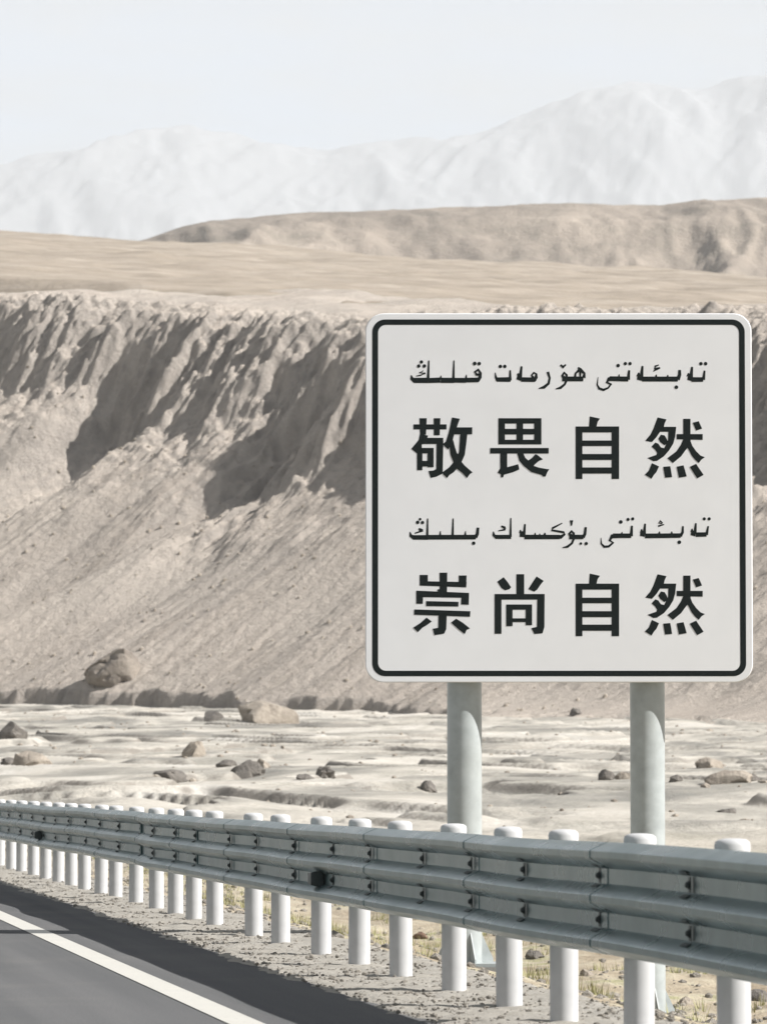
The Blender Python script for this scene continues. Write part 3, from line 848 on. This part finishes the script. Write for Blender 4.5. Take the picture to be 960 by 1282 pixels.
words('joined_letters', 'right word of the lower Uyghur line', 510, 642, 9.6,
      strokes=[sh(A7, (598, 300, 5), (600, 370, 18), (635, 408, 26), (690, 405, 24), (742, 360, 24), (702, 332, 26), (728, 284, 42), (835, 276, 46)), sh(A7, (740, 276, 46), (960, 276, 46)),
               sh(A7, (850, 230, 8), (846, 276, 28)), sh(A8, (0, 282, 34), (9, 155, 20)),
               sh(A8, (167, 130, 18), (156, 255, 34)), sh(A8, (108, 250, 46), (165, 256, 56)), sh(A8, (125, 195, 12), (125, 240, 34)), sh(A8, (165, 278, 48), (595, 274, 46)), sh(A8, (340, 225, 10), (336, 272, 34)),
               sh(A8, (488, 225, 10), (484, 272, 34)), sh(A8, (590, 280, 36), (618, 235, 26), (622, 160, 18)), sh(A8, (378, 122, 10), (350, 98, 18), (330, 122, 12), (375, 130, 12)), sh(A8, (396, 140, 10), (325, 160, 18)),
               sh(A8, (777, 125, 18), (766, 245, 34)), sh(A8, (718, 240, 48), (775, 250, 58)), sh(A8, (732, 190, 10), (730, 230, 34)), sh(A8, (775, 263, 46), (905, 260, 44)), sh(A8, (905, 266, 32), (926, 160, 16))],
      dots=[(A7 + 835, 110, 21), (A7 + 922, 80, 18), (A8 + 18, 73, 18), (A8 + 578, 354, 21), (A8 + 878, 73, 18), (A8 + 937, 73, 18)])

# back stiffeners, poles with base plates and gussets
for fz in (0.36, -0.36):
    bm = bmesh.new(); box(bm, (CT.x, CT.y + 0.0515, CT.z + PH * fz), (PW * 0.9, 0.045, 0.08))
    spart('stiffener', bm_mesh('stiffener', bm), MAT['sign_edge'])
for x, zb in ((lp, zl), (rp, zr_)):
    zt = c0.z + PH * 0.47
    bm = bmesh.new(); lathe(bm, [(POLE_R, zb - 0.02 - SO.z), (POLE_R, zt - SO.z), (POLE_R * 0.6, zt + 0.02 - SO.z), (0.01, zt + 0.022 - SO.z)], 40, (x - SO.x, 0))
    po = spart('pole', bm_mesh('pole', bm, True, R(40)), MAT['pole'])
    bm = bmesh.new(); box(bm, (x - SO.x, 0, zb + 0.035 - SO.z), (0.5, 0.5, 0.025)); spart('base_plate', bm_mesh('base_plate', bm), MAT['pole'], po)
    bm = bmesh.new(); box(bm, (x - SO.x, 0, zb - 0.12 - SO.z), (0.7, 0.7, 0.28)); bmesh.ops.bevel(bm, geom=bm.edges[:], offset=0.02, segments=2, affect='EDGES')
    spart('footing', bm_mesh('footing', bm), MAT['concrete'], po)
    for a in (20, 110, 200, 290):
        M = Matrix.Translation((x - SO.x, 0, zb + 0.048 - SO.z)) @ Matrix.Rotation(R(a), 4, 'Z')
        bm = bmesh.new()
        q = [(POLE_R - .004, 0), (0.235, 0), (0.235, 0.03), (POLE_R - .004, 0.24)]
        f1 = [bm.verts.new(M @ Vector((r, -0.006, z))) for r, z in q]; f2 = [bm.verts.new(M @ Vector((r, 0.006, z))) for r, z in q]
        bm.faces.new(f1); bm.faces.new(f2[::-1])
        for k in range(4): bm.faces.new((f1[k], f1[(k + 1) % 4], f2[(k + 1) % 4], f2[k]))
        spart('gusset', bm_mesh('gusset', bm), MAT['pole'], po)

# ---------------------------------------------------------------- rocks
def rock_mesh(name, w, d, h, seed, sub=3, rough=0.32):
    bm = bmesh.new(); bmesh.ops.create_icosphere(bm, subdivisions=sub, radius=1.0)
    rng = random.Random(seed)
    cuts = [(Vector((rng.uniform(-1, 1), rng.uniform(-1, 1), rng.uniform(-.3, 1))).normalized(), rng.uniform(0.55, 0.85)) for _ in range(9)]
    P = np.array([v.co[:] for v in bm.verts])
    n = fbm(P[:, 0] * 1.3 + seed * 3.1, P[:, 1] * 1.3 + P[:, 2] * 1.7, seed, 4)
    for v, k in zip(bm.verts, n):
        c = v.co * (1 + rough * float(k))
        for nn, off in cuts:
            dd = c.dot(nn) - off
            if dd > 0: c -= nn * dd * 0.85
        v.co = Vector((c.x * w / 1.5, c.y * d / 1.5, (c.z + 0.35) * h / 1.15))
    return bm_mesh(name, bm, True, R(28))
ROCKS = [  # photo x, y of the foot, width and height in photo pixels, material, name, label
    (146, 845, 62, 34, 'rock_mid', 'boulder', 'lone dark angular boulder lying low on the scree slope, the largest rock'),
    (331, 905, 58, 30, 'rock_tan', 'boulder', 'pale pointed boulder at the foot of the scree, on the edge of the riverbed'),
    (267, 903, 26, 14, 'rock_dark', 'rock', 'small dark rock just left of the pale pointed boulder at the foot of the scree'),
    (14, 925, 36, 22, 'rock_dark', 'rock', 'dark rounded rock alone at the left edge of the riverbed'),
    (38, 958, 46, 20, 'rock_tan', 'rock', 'low jagged tan rock at the left of the riverbed, nearer than the dark rounded one'),
    (12, 957, 22, 10, 'rock_dark', 'rock', 'small flat dark rock at the far left beside the low jagged tan rock'),
    (245, 947, 30, 20, 'rock_tan', 'rock', 'small tan pyramid shaped rock standing alone in the pale riverbed'),
    (212, 975, 46, 14, 'rock_dark', 'rock', 'flat dark slab of rock left of the rock cluster in mid riverbed'),
    (310, 974, 38, 26, 'rock_dark', 'rock', 'tallest dark rock of the cluster in mid riverbed'),
    (284, 960, 24, 10, 'rock_dark', 'rock', 'low rock behind and left of the tallest dark rock in mid riverbed'),
    (329, 962, 18, 14, 'rock_tan', 'rock', 'small tan rock touching the right side of the tallest dark rock in mid riverbed'),
    (407, 974, 24, 16, 'rock_dark', 'rock', 'leaning dark rock at the right end of the gravel mound in mid riverbed'),
    (382, 976, 28, 7, 'rock_dark', 'rock', 'thin flat rock just left of the leaning dark rock'),
    (535, 990, 22, 15, 'rock_dark', 'rock', 'small dark rock alone on pale sand just left of the left sign pole'),
    (757, 977, 20, 15, 'rock_dark', 'rock', 'small pointed dark rock just left of the right sign pole'),
    (780, 976, 24, 12, 'rock_tan', 'rock', 'small tan rock tight against the view of the right sign pole'),
    (846, 979, 16, 11, 'rock_dark', 'rock', 'small dark rock just right of the right sign pole'),
    (886, 961, 34, 18, 'rock_tan', 'rock', 'rounded tan rock at the right, set back behind the wide low rock'),
    (908, 980, 56, 18, 'rock_tan', 'rock', 'wide low tan rock at the right of the riverbed'),
    (940, 978, 22, 10, 'rock_dark', 'rock', 'small dark rock at the right edge of the wide low tan rock'),
    (912, 1018, 26, 7, 'rock_dark', 'rock', 'flat dark stone on the pale sand above the barrier at the right'),
    (721, 894, 14, 8, 'rock_dark', 'rock', 'tiny dark rock on the apron of scree between the sign poles'),
]
for k, (px, py, w, h, mt, nm, lab) in enumerate(ROCKS):
    p = on_land(px, py, 70)
    sc = p.y / FPX * (0.86 if k > 1 else 1.0)
    me = rock_mesh(nm, w * sc, w * sc * 0.8, h * sc, 200 + k if k else 231, 4 if k < 2 else 3, 0.42)
    o = link_mesh(nm, me, MAT[mt]); o.location = p - Vector((0, 0, 0.06 * h * sc)); o.rotation_euler = (0, 0, 0)
    tag(o, lab, 'rock', 'rocks scattered on the riverbed and scree')

STONES = [(527, 1176, 16, 9, 'rock_red', 'reddish stone on the embankment seen between two barrier posts left of the left sign pole'),
          (668, 1200, 18, 9, 'rock_dark', 'dark stone on the embankment between the two sign poles'),
          (735, 1222, 15, 8, 'rock_tan', 'tan stone on the embankment just left of the right sign pole'),
          (950, 1254, 26, 18, 'rock_dark', 'dark stone at the right edge below the barrier'),
          (858, 1258, 16, 10, 'rock_tan', 'pale stone right of the right sign pole below the barrier'),
          (428, 1168, 14, 7, 'rock_tan', 'tan stone between the posts in the middle of the barrier')]
for k, (px, py, w, h, mt, lab) in enumerate(STONES):
    p = on_land(px, py, 20, 120); sc = p.y / FPX
    o = link_mesh('stone', rock_mesh('stone', w * sc, w * sc * 0.8, h * sc, 300 + k, 2), MAT[mt]); o.location = p - Vector((0, 0, 0.1 * h * sc))
    tag(o, lab, 'stone', 'loose stones on the embankment')

# ---------------------------------------------------------------- gravel, pebbles and dry grass
def scatter_pebbles(name, n, q0, q1, y0, y1, s0, s1, mat, zf, seed, pw=1.0):
    rng = np.random.default_rng(seed)
    base = bmesh.new(); bmesh.ops.create_icosphere(base, subdivisions=1, radius=1.0)
    bv = np.array([v.co[:] for v in base.verts]); bf = np.array([[v.index for v in f.verts] for f in base.faces]); base.free()
    y = y0 + (y1 - y0) * rng.random(n) ** pw
    q = q0 + (q1 - q0) * rng.random(n)
    x = road_x(y) + q / NRM
    s = s0 * (s1 / s0) ** (rng.random(n) ** 2.2)
    z = zf(x, y) + s * 0.15
    ang = rng.random(n) * 6.283
    sx = s * (0.7 + 0.7 * rng.random(n)); sy = s * (0.6 + 0.5 * rng.random(n)); sz = s * (0.45 + 0.4 * rng.random(n))
    jit = 1 + 0.28 * (rng.random((n, len(bv))) - 0.5)
    L = bv[None] * jit[..., None] * np.stack([sx, sy, sz], -1)[:, None]
    ca, sa = np.cos(ang)[:, None], np.sin(ang)[:, None]
    V = np.stack([L[..., 0] * ca - L[..., 1] * sa + x[:, None], L[..., 0] * sa + L[..., 1] * ca + y[:, None], L[..., 2] + z[:, None]], -1)
    F = (bf[None] + (np.arange(n) * len(bv))[:, None, None]).reshape(-1, 3)
    o = link_mesh(name, mesh_np(name, V.reshape(-1, 3), F, False), mat)
    return o
def verge_z(x, y): return road_z(y) + 0.010 + 0 * x
g1 = scatter_pebbles('gravel', 11000, -0.68, 0.6, 17, 75, 0.004, 0.020, MAT['pebble'], verge_z, 1, 1.3)
tag(g1, 'loose grey gravel along the verge under the barrier', 'gravel', None, 'stuff')
g2 = scatter_pebbles('pebbles', 9000, 0.6, 9.0, 18, 95, 0.010, 0.065, MAT['pebble'], bed_z, 2, 1.2)
tag(g2, 'tan pebbles strewn over the embankment behind the barrier', 'pebbles', None, 'stuff')
g3 = scatter_pebbles('river_cobbles', 1500, 8.0, 60.0, 95, 320, 0.03, 0.16, MAT['rock_tan'], bed_z, 3, 1.0)
tag(g3, 'small cobbles strewn over the pale riverbed', 'cobbles', None, 'stuff')
# scree stones lying on the slope
rng = np.random.default_rng(4)
n = 2600
st_ = -45 + 110 * rng.random(n); sv = 8 + 40 * rng.random(n)
sx_, sy_, sz_ = cliff_z(st_, sv)
_px = dict(zip(range(n), sx_))
base = bmesh.new(); bmesh.ops.create_icosphere(base, subdivisions=1, radius=1.0)
bv = np.array([v.co[:] for v in base.verts]); bf = np.array([[v.index for v in f.verts] for f in base.faces]); base.free()
ss = 0.03 * (0.20 / 0.03) ** (rng.random(n) ** 2.6)
L = bv[None] * (1 + 0.35 * (rng.random((n, len(bv))) - 0.5))[..., None] * ss[:, None, None] * (0.7 + 0.6 * rng.random((n, 1, 3)))
Vs = L + np.stack([sx_, sy_, sz_ + ss * 0.2], -1)[:, None]
Fs = (bf[None] + (np.arange(n) * len(bv))[:, None, None]).reshape(-1, 3)
g4 = link_mesh('scree_stones', mesh_np('scree_stones', Vs.reshape(-1, 3), Fs, False), MAT['rock_tan'])
tag(g4, 'loose stones lying over the scree slope', 'stones', None, 'stuff')

n = 3600
y = 30 + 55 * rng.random(n); q = 1.6 + 8 * rng.random(n) ** 1.2
x = road_x(y) + q / NRM
keep = fbm(x / 3, y / 4, 141, 3) > 0.08
x, y = x[keep], y[keep]; z = bed_z(x, y)
V = []; F = []
for px, py, pz in zip(x, y, z):
    for b in range(9):
        a = random.uniform(0, 6.283); hgt = random.uniform(0.05, 0.17); ln = random.uniform(0.02, 0.09); w = 0.005
        r = random.uniform(0, 0.06)
        bx_, by_ = px + r * math.cos(a), py + r * math.sin(a)
        i = len(V)
        V += [(bx_ - w * math.sin(a), by_ + w * math.cos(a), pz - 0.01), (bx_ + w * math.sin(a), by_ - w * math.cos(a), pz - 0.01), (bx_ + ln * math.cos(a), by_ + ln * math.sin(a), pz + hgt)]
        F.append((i, i + 1, i + 2))
go = link_mesh('dry_grass', mesh_np('dry_grass', np.array(V), np.array(F), False), MAT['grass'])
tag(go, 'thin dry yellow grass on the ground behind the barrier', 'grass', None, 'stuff')

# ---------------------------------------------------------------- haze
bm = bmesh.new()
x0, x1, y0, y1, z0, z1 = -11500, 11500, -2000, 15800, -5.0, 2500.0
box(bm, ((x0 + x1) / 2, (y0 + y1) / 2, (z0 + z1) / 2), (x1 - x0, y1 - y0, z1 - z0))
hm = bpy.data.materials.new('haze_air'); hm.use_nodes = True
ht = hm.node_tree; ht.nodes.clear()
ho = ht.nodes.new('ShaderNodeOutputMaterial'); pv = ht.nodes.new('ShaderNodeVolumePrincipled')
pv.inputs['Color'].default_value = (0.83, 0.862, 0.89, 1)
pv.inputs['Density'].default_value = 0.00008
ht.links.new(pv.outputs[0], ho.inputs['Volume'])
hz = link_mesh('haze', bm_mesh('haze', bm), hm)
tag(hz, None, None, None, 'stuff')
